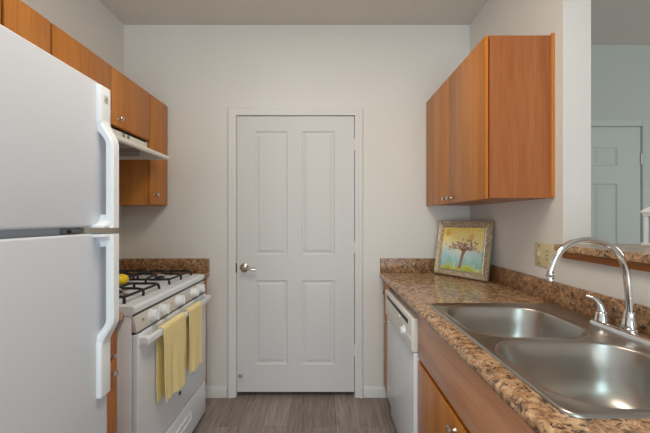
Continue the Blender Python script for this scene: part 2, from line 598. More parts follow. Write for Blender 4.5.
o = ds.build('door_stop', M['nickel'], d1); o['label'] = 'small metal door stop low on the latch side'

# door of the adjoining room
c2 = MB()
P2 = []
for (a, c) in ((1.91, 2.11), (2.21, 2.41)):
    P2 += [(a, c, 1.745, 1.895), (a, c, 0.98, 1.60), (a, c, 0.20, 0.86)]
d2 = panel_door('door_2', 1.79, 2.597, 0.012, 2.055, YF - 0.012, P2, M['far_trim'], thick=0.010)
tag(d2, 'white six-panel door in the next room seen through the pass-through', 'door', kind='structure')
for hz in (1.80, 1.03, 0.3):
    MB().tube([(2.603, YF - 0.016, hz - 0.045), (2.603, YF - 0.016, hz + 0.045)], 0.006, 10).build('hinge', M['nickel'], d2)
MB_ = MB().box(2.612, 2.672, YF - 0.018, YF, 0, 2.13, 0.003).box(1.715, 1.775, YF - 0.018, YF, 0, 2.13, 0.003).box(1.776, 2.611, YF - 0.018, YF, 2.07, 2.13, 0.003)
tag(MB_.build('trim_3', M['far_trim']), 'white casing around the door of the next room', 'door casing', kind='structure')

# ------------------------------------------------------------------ left side: refrigerator
fx, fy0, fy1 = -0.605, 0.12, 0.868
fr = thing('refrigerator', 'tall white top-freezer refrigerator at the left edge', 'refrigerator', (-1.03, 0.5, 0))
MB().box(-1.43, -0.675, fy0 + 0.005, fy1 - 0.01, 0.02, 1.668, 0.006).build('body', M['fridge'], fr)
MB().box(-0.69, -0.655, fy0 + 0.02, fy1 - 0.025, 0.03, 0.09, 0.003).build('toe_grille', M['grey'], fr)
gk = MB().box(-0.676, -0.640, fy0 + 0.02, fy1 - 0.05, 1.2718, 1.2886).build('gasket', M['gasket'], fr); gk['label'] = 'grey strip in the gap between the two doors'
hb = MB().box(-0.676, -0.630, fy1 - 0.115, fy1 - 0.049, 1.2735, 1.286, 0.002).build('hinge_bracket', M['grey'], fr)
MB().lathe([(0, 0), (0.005, 0), (0.005, 0.004), (0, 0.004)], (-0.630, fy1 - 0.10, 1.279), (1, 0, 0), 10).build('bolt', M['dark'], hb)


def fridge_door(name, z0, z1):
    return MB().box(-0.662, fx, fy0, fy1 + 0.004, z0, z1, 0.006, 4).build(name, M['fridge'], fr)


def fridge_handle(par, zs, flip):
    """L-section handle: flat foot at one end, offset grip, short foot at the gap between the doors"""
    ya, yb = fy1 - 0.041, fy1
    zt, zk, zg, ze = zs           # plate end, plate/grip bend, grip start, gap end
    mb = MB()
    s = 1 if zt > ze else -1
    # plate lying on the door
    mb.box(fx - 0.03, fx + 0.012, ya, yb, min(zt, zk), max(zt, zk), 0.005, 3)
    # grip: swept rectangle that bows outward
    N = 60
    lp = []
    for i in range(N + 1):
        t = i / N
        z = zk + s * 0.012 + (ze - zk - s * 0.012) * t
        e = min(1.0, abs(z - (zk + s * 0.012)) / abs(zg - zk - s * 0.012))
        e = e * e * (3 - 2 * e)
        x1 = fx + 0.012 + 0.025 * e
        x0 = x1 - 0.022 - 0.010 * (1 - e)
        y0 = ya + 0.001 + 0.009 * e
        y1 = yb
        r = 0.005
        lp.append([(x0, y0 + r, z), (x0 + r, y0, z), (x1 - r, y0, z), (x1, y0 + r, z), (x1, y1 - r, z), (x1 - r, y1, z), (x0 + r, y1, z), (x0, y1 - r, z)])
    mb.loops(lp, close_first=True)
    # foot at the gap, reaching back to the door and spreading inward
    zb = ze + s * 0.038
    mb.prism([(ya - 0.014, ze), (ya - 0.014, ze + s * 0.008), (ya - 0.002, ze + s * 0.010), (ya + 0.007, ze + s * 0.015), (ya + 0.013, ze + s * 0.023), (ya + 0.016, ze + s * 0.036), (yb, ze + s * 0.036), (yb, ze)], 'x', fx - 0.02, fx + 0.030, 0.003)
    return mb.build('handle', M['plastic'], par)


fz = fridge_door('freezer_door', 1.289, 1.678)
fridge_handle(fz, (1.671, 1.566, 1.512, 1.286), 1)
em = MB().box(fx + 0.0105, fx + 0.0135, fy1 - 0.029, fy1 - 0.014, 1.626, 1.647, 0.001).build('emblem', M['lens'], fz); em['label'] = 'small grey square emblem on the handle'
MB().lathe([(0, 0), (0.0035, 0), (0.0035, 0.0005), (0, 0.0005)], (fx + 0.0135, fy1 - 0.0215, 1.6365), (1, 0, 0), 16).build('emblem_disc', M['grey'], fz)
lo = fridge_door('lower_door', 0.10, 1.2715)
fridge_handle(lo, (0.828, 0.980, 1.036, 1.2695), -1)

# ------------------------------------------------------------------ left cabinets


def cabinet_body(name_parent, x0, x1, y0, y1, z0, z1, t=0.016, open_side=None, mat='wood', bottom=True, top=True):
    mb = MB()
    mb.box(x0, x1, y0, y0 + t, z0, z1).box(x0, x1, y1 - t, y1, z0, z1)
    if bottom:
        mb.box(x0, x1, y0 + t, y1 - t, z0, z0 + t)
    if top:
        mb.box(x0, x1, y0 + t, y1 - t, z1 - t, z1)
    if open_side == '-x':      # front faces -x, back panel at x1
        mb.box(x1 - 0.006, x1, y0 + t, y1 - t, z0 + t, z1 - t)
        fxa, fxb = x0, x0 + 0.018
    else:
        mb.box(x0, x0 + 0.006, y0 + t, y1 - t, z0 + t, z1 - t)
        fxa, fxb = x1 - 0.018, x1
    # face frame
    w = 0.03
    mb.box(fxa, fxb, y0 + t, y0 + w, z0 + t, z1 - t).box(fxa, fxb, y1 - w, y1 - t, z0 + t, z1 - t)
    mb.box(fxa, fxb, y0 + w, y1 - w, z0 + t, z0 + w).box(fxa, fxb, y0 + w, y1 - w, z1 - w, z1 - t)
    return mb.build('body', M[mat], name_parent)


def front(par, name, x0, x1, y0, y1, z0, z1, mat='wood'):
    return MB().box(x0, x1, y0, y1, z0, z1, 0.002, 2).build(name, M[mat], par)


LX0, LX1 = -1.158, -1.140          # door back / face of the left wall cabinets
ZT = 2.14
u = thing('wall_cabinet', 'narrow tall cherry wall cabinet in the left back corner', 'cabinet', (-1.30, 2.16, 1.405), 'cherry wall cabinets')
cabinet_body(u, XL, LX0 - 0.001, 2.045, YB - 0.002, 1.405, ZT)
dd = front(u, 'door', LX0, LX1, 2.049, YB - 0.012, 1.409, ZT - 0.004)
knob(dd, (LX1, 2.10, 1.475), (1, 0, 0))

u = thing('wall_cabinet', 'short cherry double-door wall cabinet above the range hood', 'cabinet', (-1.30, 1.67, 1.825), 'cherry wall cabinets')
cabinet_body(u, XL, LX0 - 0.001, 1.303, 2.0425, 1.822, ZT)
dd = front(u, 'door', LX0, LX1, 1.672, 2.040, 1.826, ZT - 0.004)
knob(dd, (LX1, 1.725, 1.868), (1, 0, 0))
dd = front(u, 'door', LX0, LX1, 1.307, 1.668, 1.826, ZT - 0.004)
knob(dd, (LX1, 1.617, 1.868), (1, 0, 0))

u = thing('wall_cabinet', 'cherry wall cabinet showing above the refrigerator, left of the hood cabinet', 'cabinet', (-1.30, 1.1, 1.405), 'cherry wall cabinets')
cabinet_body(u, XL, LX0 - 0.001, 0.915, 1.3005, 1.405, ZT)
dd = front(u, 'door', LX0, LX1, 1.110, 1.297, 1.409, ZT - 0.004)
knob(dd, (LX1, 1.14, 1.475), (1, 0, 0))
dd = front(u, 'door', LX0, LX1, 0.919, 1.098, 1.409, ZT - 0.004)
knob(dd, (LX1, 1.07, 1.475), (1, 0, 0))

# range hood
hy0, hy1 = 1.300, 2.040
h = thing('range_hood', 'white under-cabinet range hood above the gas range', 'range hood', (-1.25, 1.67, 1.70))
endp = [(XL + 0.002, 1.70), (-1.03, 1.70), (-1.018, 1.712), (-1.03, 1.722), (-1.157, 1.772), (-1.157, 1.820), (XL + 0.002, 1.820)]
mb = MB().prism(endp, 'y', hy0, hy0 + 0.012).prism(endp, 'y', hy1 - 0.012, hy1)
mb.prism([(-1.171, 1.82), (-1.157, 1.82), (-1.157, 1.772), (-1.171, 1.772)], 'y', hy0 + 0.012, hy1 - 0.012)
mb.prism([(-1.171, 1.772), (-1.157, 1.772), (-1.03, 1.722), (-1.034, 1.712)], 'y', hy0 + 0.012, hy1 - 0.012)
mb.box(XL + 0.002, -1.157, hy0 + 0.012, hy1 - 0.012, 1.808, 1.82).box(XL + 0.002, XL + 0.012, hy0 + 0.012, hy1 - 0.012, 1.70, 1.81)
mb.build('shell', M['hood'], h)
MB().tube([(-1.030, hy0 - 0.004, 1.713), (-1.030, hy1 + 0.004, 1.713)], 0.0145, 18).build('front_lip', M['hood'], h)
fl = MB().box(-1.40, -1.17, 1.42, 1.90, 1.752, 1.762, 0.002)
for k in range(12):
    y = 1.44 + k * 0.04
    fl.box(-1.39, -1.18, y, y + 0.008, 1.748, 1.752)
fl.build('filter', M['filter'], h)
MB().box(-1.40, -1.12, hy0 + 0.02, 1.41, 1.75, 1.764, 0.003).build('lamp_lens', M['lens'], h)
gr = MB()
for k in range(6):
    gr.box(-1.36, -1.20, hy1 - 0.0135, hy1 - 0.012, 1.722 + k * 0.009, 1.726 + k * 0.009)
gr.build('vent_slots', M['grey'], h)
for zz in (1.787, 1.797, 1.807):
    MB().box(-1.158, -1.1555, 1.60, 1.685, zz, zz + 0.005).build('louvre', M['grey'], h)
for y in (1.785, 1.83):
    MB().box(-1.157, -1.151, y, y + 0.02, 1.786, 1.808, 0.002).build('switch', M['grey'], h)

# base cabinets left
CZ0, CZ = 0.88, 0.92
LB0, LB1 = -0.868, -0.850
c = thing('base_cabinet', 'narrow cherry base cabinet between refrigerator and range', 'cabinet', (-1.15, 1.1, 0), 'cherry base cabinets')
cabinet_body(c, XL, LB0 - 0.001, 0.90, 1.284, 0.10, CZ0 - 0.002)
MB().box(XL, LB0 - 0.07, 0.90, 1.284, 0, 0.10).build('toe_kick', M['kick'], c)
dd = front(c, 'drawer', LB0, LB1, 0.904, 1.280, 0.755, 0.872)
knob(dd, (LB1, 1.09, 0.815), (1, 0, 0))
dd = front(c, 'door', LB0, LB1, 0.904, 1.280, 0.108, 0.737)
knob(dd, (LB1, 1.235, 0.695), (1, 0, 0))
c = thing('base_cabinet', 'narrow cherry base cabinet between range and back wall', 'cabinet', (-1.15, 2.17, 0), 'cherry base cabinets')
cabinet_body(c, XL, LB0 - 0.001, 2.056, YB - 0.0155, 0.10, CZ0 - 0.002)
MB().box(XL, LB0 - 0.07, 2.056, YB - 0.0155, 0, 0.10).build('toe_kick', M['kick'], c)
dd = front(c, 'drawer', LB0, LB1, 2.060, YB - 0.02, 0.755, 0.872)
knob(dd, (LB1, 2.165, 0.815), (1, 0, 0))
dd = front(c, 'door', LB0, LB1, 2.060, YB - 0.02, 0.108, 0.737)
knob(dd, (LB1, 2.10, 0.695), (1, 0, 0))


def counter_profile(xw, xf, s):
    """section: wall side xw, bullnose front xf; s=+1 front toward +x"""
    r = 0.02
    pts = [(xw, CZ0), (xw, CZ)]
    for k in range(0, 9):
        a = math.pi / 2 - math.pi * k / 8
        pts.append((xf - s * r + s * r * math.cos(a), (CZ0 + CZ) / 2 + r * math.sin(a)))
    return pts


ct = thing('countertop', 'small granite-look countertop piece between range and refrigerator', 'countertop', (-1.15, 1.1, CZ0), 'granite-look countertops')
MB().prism(counter_profile(XL, -0.825, 1), 'y', 0.90, 1.286).build('slab', M['granite'], ct)
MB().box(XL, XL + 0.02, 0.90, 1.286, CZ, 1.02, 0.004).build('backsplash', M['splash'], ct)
ct = thing('countertop', 'small granite-look countertop piece between range and back wall', 'countertop', (-1.15, 2.17, CZ0), 'granite-look countertops')
MB().prism(counter_profile(XL, -0.835, 1), 'y', 2.054, YB).build('slab', M['granite'], ct)
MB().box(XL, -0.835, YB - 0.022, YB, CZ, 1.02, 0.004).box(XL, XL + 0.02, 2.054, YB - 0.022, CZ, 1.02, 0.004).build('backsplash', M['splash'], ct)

# ------------------------------------------------------------------ gas range
ry0, ry1 = 1.290, 2.050
RX = -0.800                                     # body front
g = thing('gas_range', 'white freestanding gas range with five knobs beside the refrigerator', 'range', (-1.12, 1.67, 0))
mb = MB().box(-1.445, RX, ry0 + 0.002, ry1 - 0.002, 0.03, 0.905, 0.004)
for (x, y) in ((-1.40, ry0 + 0.05), (-1.40, ry1 - 0.05), (-0.86, ry0 + 0.05), (-0.86, ry1 - 0.05)):
    mb.box(x - 0.02, x + 0.02, y - 0.02, y + 0.02, 0, 0.03)
mb.box(-1.38, -0.85, ry0 - 0.0005, ry0 + 0.002, 0.12, 0.80, 0.0008)
mb.build('body', M['white'], g)
lip = [(-1.445, 0.905), (-1.445, 0.945), (-0.800, 0.945), (-0.790, 0.943), (-0.785, 0.938), (-0.785, 0.918), (-0.79, 0.912), (-0.795, 0.912), (-0.795, 0.905)]
MB().prism(lip, 'y', ry0, ry1).build('cooktop', M['white'], g)
pan = [(RX, 0.902), (-0.789, 0.902), (-0.776, 0.835), (RX, 0.835)]
cp = MB().prism(pan, 'y', ry0 + 0.003, ry1 - 0.003, 0.002).build('control_panel', M['panel'], g)
MB().box(RX - 0.002, -0.791, ry0 + 0.006, ry1 - 0.006, 0.9025, 0.9115).box(RX - 0.002, -0.790, ry0 + 0.006, ry1 - 0.006, 0.8245, 0.8345).build('gap_shade_strip', M['dark'], g)  # dark strips added as the shade in the gaps above and below the panel
for k, (y, r) in enumerate(((1.415, 0.027), (1.505, 0.026), (1.675, 0.027), (1.860, 0.026), (1.955, 0.026))):
    kb = MB().lathe([(0, -0.002), (r + 0.003, -0.002), (r + 0.002, 0.004), (r, 0.006), (r * 0.94, 0.026), (r * 0.8, 0.031), (0, 0.032)], (-0.783, y, 0.869), (1, 0, 0.19), 26)
    kb.box(-0.756, -0.746, y - 0.0045, y + 0.0045, 0.850, 0.898, 0.002)
    kb.build('knob', M['plastic'], g)
for y in (1.345, 1.352, 1.605):
    MB().box(-0.7835, -0.7815, y, y + 0.004, 0.866, 0.878).build('marking', M['grey'], cp)
od = MB().box(-0.798, -0.772, ry0 + 0.004, ry1 - 0.004, 0.262, 0.824, 0.005, 3).build('oven_door', M['white'], g)
hb = MB()
hz = 0.795
hb.box(-0.752, -0.730, ry0 + 0.012, ry1 - 0.012, hz - 0.016, hz + 0.016, 0.007, 4)
for y in (ry0 + 0.012, ry1 - 0.044):
    hb.box(-0.775, -0.740, y, y + 0.032, hz - 0.018, hz + 0.018, 0.005, 3)
hb.build('handle', M['plastic'], od)
MB().lathe([(0, 0), (0.011, 0), (0.011, 0.002), (0.009, 0.003), (0, 0.003)], (-0.772, 1.672, 0.372), (1, 0, 0), 24).build('emblem', M['dark'], od)
dr = MB().box(-0.798, -0.774, ry0 + 0.004, ry1 - 0.004, 0.045, 0.252, 0.005, 3).build('storage_drawer', M['white'], g)
rg = MB().box(-0.776, -0.768, 1.52, 1.82, 0.178, 0.186, 0.002).box(-0.776, -0.768, 1.52, 1.82, 0.135, 0.143, 0.002).box(-0.776, -0.768, 1.52, 1.528, 0.135, 0.186, 0.002).box(-0.776, -0.768, 1.812, 1.82, 0.135, 0.186, 0.002)
rg.build('drawer_pull', M['plastic'], dr)
burners = [(bx, by) for by in (1.475, 1.865) for bx in (-0.985, -1.27)]
for bx, by in burners:
    bn = MB().lathe([(0, 0), (0.055, 0), (0.05, 0.004), (0.032, 0.006), (0.030, 0.014), (0, 0.014)], (bx, by, 0.944), (0, 0, 1), 24).build('burner', M['grey'], g)
    MB().lathe([(0, 0.014), (0.027, 0.014), (0.027, 0.019), (0.022, 0.022), (0, 0.0225)], (bx, by, 0.944), (0, 0, 1), 24).build('burner_cap', M['black'], bn)
for bx, by in burners:
    gr = MB()
    a, t, zt = 0.130, 0.0062, 0.974
    X0, X1, Y0, Y1 = bx - a, bx + a, by - 0.142, by + 0.142
    cr = 0.02
    loop = []
    for (cx, cy, st) in ((X1 - cr, Y1 - cr, 0), (X0 + cr, Y1 - cr, 90), (X0 + cr, Y0 + cr, 180), (X1 - cr, Y0 + cr, 270)):
        for q in range(0, 91, 30):
            an = math.radians(st + q)
            loop.append((cx + cr * math.cos(an), cy + cr * math.sin(an), zt))
    loop.append(loop[0])
    gr.tube(loop, t, 8)
    for (sx, sy) in ((1, 0), (-1, 0), (0, 1), (0, -1)):
        ex, ey = bx + sx * a, by + sy * 0.142
        gr.tube([(ex, ey, zt), (ex - sx * 0.03, ey - sy * 0.03, zt + 0.006), (bx + sx * 0.03, by + sy * 0.03, zt + 0.006)], t, 8)
        gr.tube([(ex, ey, zt), (ex, ey, 0.946)], t, 8)
    for (sx, sy) in ((1, 1), (1, -1), (-1, 1), (-1, -1)):
        gr.tube([(bx + sx * (a - 0.004), by + sy * 0.137, zt), (bx + sx * (a + 0.002), by + sy * 0.143, 0.946)], t, 8)
    gr.build('grate', M['black'], g)

lem = MB().ellipsoid((-1.012, 1.55, 1.006), 0.034, 0.040, 0.029)
lem.ellipsoid((-1.012, 1.588, 1.006), 0.010, 0.010, 0.010)
tag(lem.build('lemon', M['yellow'], None, (-1.012, 1.55, 0.98)), 'small rounded yellow lemon on the nearer stove grate', 'fruit')


# ------------------------------------------------------------------ towels over the oven handle
def towel(name, y0, y1, zf, zb, seed, label):
    rnd = random.Random(seed)
    x_front, x_back, ztop = -0.7235, -0.7600, hz + 0.0205
    prof = []                                       # (x, z, drape amount)
    n = 26
    for i in range(n + 1):
        z = zf + (hz + 0.010 - zf) * i / n
        prof.append((x_front, z, 1 - i / n))
    for k in range(1, 8):
        a = math.pi * k / 8
        prof.append(((x_front + x_back) / 2 + (x_front - x_back) / 2 * math.cos(a), hz + 0.008 + 0.0155 * math.sin(a), 0))
    for i in range(n + 1):
        z = hz + 0.010 + (zb - hz - 0.010) * i / n
        prof.append((x_back, z, i / n))
    m = 22
    b = bmesh.new()
    ph = rnd.random() * 6
    rows = []
    for pi_, (x, z, d) in enumerate(prof):
        row = []
        for j in range(m + 1):
            s = j / m
            y = y0 + (y1 - y0) * s
            is_front = pi_ <= n
            wav = d * (0.005 * math.sin(9 * s + ph) + 0.003 * math.sin(21 * s + 2 * ph)) if is_front else d * 0.002 * math.sin(11 * s + ph)
            dz = d * (0.018 * (0.5 - s) + 0.004 * math.sin(5 * s + ph)) if is_front else d * 0.006 * (0.5 - s)
            row.append(b.verts.new((x + wav + (0.004 * d if is_front else 0.0), y + 0.004 * d * math.sin(3 * z * 9 + ph), z + dz)))
        rows.append(row)
    for r0, r1 in zip(rows, rows[1:]):
        for j in range(m):
            b.faces.new((r0[j], r0[j + 1], r1[j + 1], r1[j]))
    bmesh.ops.recalc_face_normals(b, faces=list(b.faces))
    bmesh.ops.solidify(b, geom=list(b.faces), thickness=0.003)
    mb = MB(); mb._merge(b)
    return tag(mb.build(name, M['cloth'], None, (-0.741, (y0 + y1) / 2, zf), angle=60), label, 'towel', 'yellow dish towels on the oven handle')


towel('dish_towel', 1.412, 1.640, 0.462, 0.468, 3, 'wider pale yellow dish towel hanging nearer on the oven handle')
towel('dish_towel', 1.682, 1.852, 0.462, 0.47, 5, 'narrower pale yellow dish towel hanging at the far end of the oven handle')

# ------------------------------------------------------------------ right side: wall cabinet
RW0, RW1 = 0.759, 0.773
u = thing('wall_cabinet', 'large cherry double-door wall cabinet on the right wall', 'cabinet', (0.93, 1.87, 1.409), 'cherry wall cabinets')
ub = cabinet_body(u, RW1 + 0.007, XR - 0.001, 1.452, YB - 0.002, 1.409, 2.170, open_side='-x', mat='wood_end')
ym = 1.868
dd = front(u, 'door', RW0, RW1, ym + 0.002, YB - 0.006, 1.405, 2.168)
knob(dd, (RW0, ym + 0.03, 1.435), (-1, 0, 0))
dd = front(u, 'door', RW0, RW1, 1.449, ym - 0.002, 1.405, 2.168)
MB().box(RW0 + 0.0015, RW1 - 0.0015, 1.4475, 1.4495, 1.407, 2.166).build('edge_band', M['edge'], dd)['label'] = 'orange edge band of the door'
knob(dd, (RW0, ym - 0.03, 1.435), (-1, 0, 0))
MB().box(XR - 0.016, XR - 0.001, 1.443, 1.452, 1.411, 2.176).build('scribe_moulding', M['wood'], u)

# base run right
BX0, BX1 = 0.439, 0.457            # door face / frame
c = thing('base_cabinet', 'narrow cherry base cabinet with drawer between dishwasher and back wall', 'cabinet', (0.76, 2.17, 0), 'cherry base cabinets')
cabinet_body(c, BX1 + 0.001, XR - 0.001, 2.058, YB - 0.0155, 0.10, CZ0 - 0.002, open_side='-x')
MB().box(BX1 + 0.06, XR - 0.001, 2.058, YB - 0.0155, 0, 0.10).build('toe_kick', M['kick'], c)
dd = front(c, 'drawer', BX0 + 0.004, BX1, 2.062, YB - 0.02, 0.735, 0.872)
knob(dd, (BX0 + 0.004, 2.165, 0.80), (-1, 0, 0))
dd = front(c, 'door', BX0 + 0.004, BX1, 2.062, YB - 0.02, 0.108, 0.722)
knob(dd, (BX0 + 0.004, 2.10, 0.615), (-1, 0, 0))

c = thing('sink_cabinet', 'cherry base cabinet with false front under the steel sink', 'cabinet', (0.76, 0.98, 0), 'cherry base cabinets')
cabinet_body(c, BX1 + 0.001, XR - 0.001, 0.50, 1.440, 0.10, CZ0 - 0.002, open_side='-x', top=False)
MB().box(BX1 + 0.06, XR - 0.001, 0.50, 1.440, 0, 0.10).build('toe_kick', M['kick'], c)
front(c, 'false_front', BX0, BX1, 0.504, 1.436, 0.672, 0.874, 'wood_y')
ymid = 0.972
for (y0, y1, ky) in ((ymid + 0.002, 1.436, 1.025), (0.504, ymid - 0.002, 0.92)):
    dd = front(c, 'door', BX0, BX1, y0, y1, 0.108, 0.650)
    MB().box(BX0 + 0.0015, BX1 - 0.0015, y0 + 0.002, y1 - 0.002, 0.6495, 0.6515).build('edge_band', M['edge'], dd)['label'] = 'orange edge band along the top'
    knob(dd, (BX0, ky, 0.612), (-1, 0, 0))

# dishwasher
dy0, dy1 = 1.445, 2.054
dw = thing('dishwasher', 'white built-in dishwasher under the right countertop', 'dishwasher', (0.75, 1.75, 0))
MB().box(0.466, 1.05, dy0 + 0.006, dy1 - 0.006, 0.02, 0.868, 0.003).build('body', M['white'], dw)
MB().box(0.424, 0.465, dy0 + 0.003, dy1 - 0.003, 0.135, 0.682, 0.004, 3).build('door', M['white'], dw)
cp = MB().box(0.413, 0.465, dy0 + 0.002, dy1 - 0.002, 0.686, 0.846, 0.006, 3).build('control_panel', M['cream'], dw)
MB().box(0.4115, 0.416, dy0 + 0.06, dy1 - 0.05, 0.800, 0.822, 0.001).build('handle_slot', M['dark'], cp)
MB().lathe([(0, 0), (0.026, 0), (0.025, 0.006), (0.020, 0.008), (0.018, 0.020), (0, 0.021)], (0.413, 1.575, 0.745), (-1, 0, 0), 28).build('dial', M['plastic'], cp)
MB().lathe([(0, 0), (0.008, 0), (0.008, 0.006), (0, 0.007)], (0.413, 1.668, 0.787), (-1, 0, 0), 18).build('latch', M['plastic'], cp)
for k in range(3):
    MB().box(0.4105, 0.416, 1.50 - 0.018 * k, 1.512 - 0.018 * k, 0.735, 0.752, 0.001).build('button', M['plastic'], cp)
MB().box(0.448, 0.466, dy0 + 0.006, dy1 - 0.006, 0.018, 0.128, 0.002).build('kick_plate', M['white'], dw)

# countertop with sink cut-out
CF = 0.415
SX0, SX1, SY0, SY1 = 0.478, 1.054, 0.605, 1.418
cut = (SX0 + 0.012, SX1 - 0.012, SY0 + 0.012, SY1 - 0.012)
ct = thing('countertop', 'long brown granite-look countertop holding the sink', 'countertop', (0.75, 1.2, CZ0), 'granite-look countertops')
mb = MB()
r = 0.02
fp = [(cut[0], CZ0), (cut[0], CZ)]
for k in range(0, 9):
    a = math.pi / 2 + math.pi * k / 8
    fp.append((CF + r + r * math.cos(a), (CZ0 + CZ) / 2 + r * math.sin(a)))
mb.prism(fp, 'y', 0.2, YB)
mb.box(cut[0], XR, cut[3], YB, CZ0, CZ).box(cut[0], XR, 0.2, cut[2], CZ0, CZ).box(cut[1], XR, cut[2], cut[3], CZ0, CZ)
bmesh.ops.remove_doubles(mb.bm, verts=list(mb.bm.verts), dist=1e-5)
mb.build('slab', M['granite'], ct)
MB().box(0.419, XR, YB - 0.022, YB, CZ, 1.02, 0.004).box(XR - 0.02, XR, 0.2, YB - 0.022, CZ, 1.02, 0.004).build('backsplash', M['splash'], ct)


# ------------------------------------------------------------------ sink
def rrect(x0, x1, y0, y1, r, z, n=8):
    pts = []
    for (cx, cy, st) in ((x1 - r, y1 - r, 0), (x0 + r, y1 - r, 90), (x0 + r, y0 + r, 180), (x1 - r, y0 + r, 270)):
        for k in range(n + 1):
            a = math.radians(st + 90 * k / n)
            pts.append((cx + r * math.cos(a), cy + r * math.sin(a), z))
    return pts


sk = thing('sink', 'double-bowl stainless steel sink set in the countertop', 'sink', (0.77, 1.02, CZ0))
BAS = [(0.512, 0.922, 0.634, 0.974, 0.105), (0.512, 0.922, 1.016, 1.362, 0.105)]
ZD = CZ + 0.0035
mb = MB()
outer = [rrect(SX0 + i, SX1 - i, SY0 + i, SY1 - i, 0.035 - i * 0.5, z) for i, z in
         ((0.0, CZ + 0.0005), (0.001, CZ + 0.004), (0.004, CZ + 0.0065), (0.008, CZ + 0.0065), (0.013, ZD))]
mb.loops(outer, close_last=False)
b = bmesh.new()
def addloop(pts):
    vs = [b.verts.new(p) for p in pts]
    return [b.edges.new((vs[i], vs[(i + 1) % len(vs)])) for i in range(len(vs))]
E = addloop(outer[-1])
for (x0, x1, y0, y1, r) in BAS:
    E += addloop(rrect(x0 - 0.014, x1 + 0.014, y0 - 0.014, y1 + 0.014, r + 0.014, ZD))
bmesh.ops.triangle_fill(b, use_beauty=True, use_dissolve=False, edges=E)
for f in b.faces:
    if f.normal.z < 0:
        f.normal_flip()
mb._merge(b)
bmesh.ops.remove_doubles(mb.bm, verts=list(mb.bm.verts), dist=1e-5)
mb.build('rim', M['steel'], sk)
for (x0, x1, y0, y1, r) in BAS:
    lp = []
    dep = 0.175
    for i, z, rr in ((-0.014, 0.0, r + 0.014), (-0.011, -0.0022, r + 0.011), (-0.008, -0.0022, r + 0.008), (-0.005, 0.0002, r + 0.005), (-0.002, -0.0006, r + 0.002), (0.0, -0.004, r), (0.002, -0.010, r), (0.010, -0.05, r), (0.020, -0.10, r),
                     (0.028, -0.125, r), (0.036, -0.142, r - 0.002), (0.048, -0.157, r - 0.008), (0.064, -0.168, r - 0.018), (0.085, -0.174, r - 0.030)):
        lp.append(rrect(x0 + i, x1 - i, y0 + i, y1 - i, rr, ZD + z))
    cx, cy = (x0 + x1) / 2 + 0.02, (y0 + y1) / 2
    base = lp[-1]
    for t, z in ((0.35, -0.1765), (0.7, -0.178)):
        lp.append([(p[0] + (cx - p[0]) * t, p[1] + (cy - p[1]) * t, ZD + z) for p in base])
    bs = MB().loops(lp).build('bowl', M['steel'], sk, angle=60)
    MB().lathe([(0.046, 0.0), (0.046, 0.003), (0.040, 0.004), (0.034, 0.001), (0.0, 0.001)], (cx, cy, ZD - 0.1785), (0, 0, 1), 28).build('drain', M['chrome'], bs)

# faucet
fb = (1.010, 1.020)
fa = thing('faucet', 'chrome gooseneck kitchen faucet behind the sink', 'faucet', (fb[0], fb[1], ZD))
zp = ZD + 0.0005
dp = []
for z, i in ((zp, 0.0), (zp + 0.010, 0.001), (zp + 0.017, 0.006), (zp + 0.019, 0.012)):
    dp.append(rrect(fb[0] - 0.027 + i, fb[0] + 0.027 - i, fb[1] - 0.142 + i, fb[1] + 0.142 - i, 0.025 - i, z))
MB().loops(dp, close_first=True).build('deck_plate', M['chrome'], fa)
zt = zp + 0.019
MB().lathe([(0, 0), (0.024, 0), (0.024, 0.006), (0.020, 0.009), (0.0215, 0.014), (0.0215, 0.020), (0.019, 0.024), (0.0165, 0.055), (0.0145, 0.062), (0.0, 0.062)], (fb[0], fb[1], zt), (0, 0, 1), 32).build('spout_base', M['chrome'], fa)
pts = [(fb[0], fb[1], zt + 0.05)]
for dx, z in ((-0.001, 1.030), (-0.004, 1.062), (-0.011, 1.128), (-0.023, 1.171), (-0.046, 1.206), (-0.078, 1.228), (-0.117, 1.2395), (-0.155, 1.2405), (-0.193, 1.231),
              (-0.222, 1.211), (-0.246, 1.180), (-0.260, 1.146), (-0.263, 1.132)):
    pts.append((fb[0] + dx, fb[1], z))
# refine with a Catmull-Rom pass
P = [Vector(p) for p in pts]
fine = []
for i in range(len(P) - 1):
    q0, q1, q2, q3 = P[max(i - 1, 0)], P[i], P[i + 1], P[min(i + 2, len(P) - 1)]
    for k in range(4):
        t = k / 4
        fine.append(0.5 * ((2 * q1) + (q2 - q0) * t + (2 * q0 - 5 * q1 + 4 * q2 - q3) * t * t + (3 * q1 - q0 - 3 * q2 + q3) * t ** 3))
fine.append(P[-1])
nf = len(fine)
sp = MB().tube(fine, [0.0110 - 0.0020 * k / nf for k in range(nf)], 20).build('spout', M['chrome'], fa, angle=60)
tx = pts[-1][0]
MB().lathe([(0, 0.030), (0.0105, 0.030), (0.0118, 0.026), (0.0118, 0.014), (0.0105, 0.012), (0.0118, 0.010), (0.0118, 0.0), (0.009, -0.001), (0.0, 0.001)], (tx, fb[1], 1.108), (0, 0, 1), 24).build('aerator', M['chrome'], sp)
for s in (1, -1):
    hy = fb[1] + s * 0.102
    hm = MB().lathe([(0, 0), (0.024, 0), (0.024, 0.004), (0.0215, 0.008), (0.020, 0.024), (0.016, 0.034), (0.0, 0.037)], (fb[0], hy, zt), (0, 0, 1), 28)
    hm.tube([(fb[0], hy, zt + 0.020), (fb[0], hy, zt + 0.036), (fb[0] - 0.003, hy + s * 0.004, zt + 0.054), (fb[0] - 0.009, hy + s * 0.012, zt + 0.069), (fb[0] - 0.016, hy + s * 0.021, zt + 0.078), (fb[0] - 0.026, hy + s * 0.035, zt + 0.081)],
            [0.0185, 0.0150, 0.0105, 0.0080, 0.0065, 0.0050], 14)
    hm.build('handle', M['chrome'], fa, angle=60)

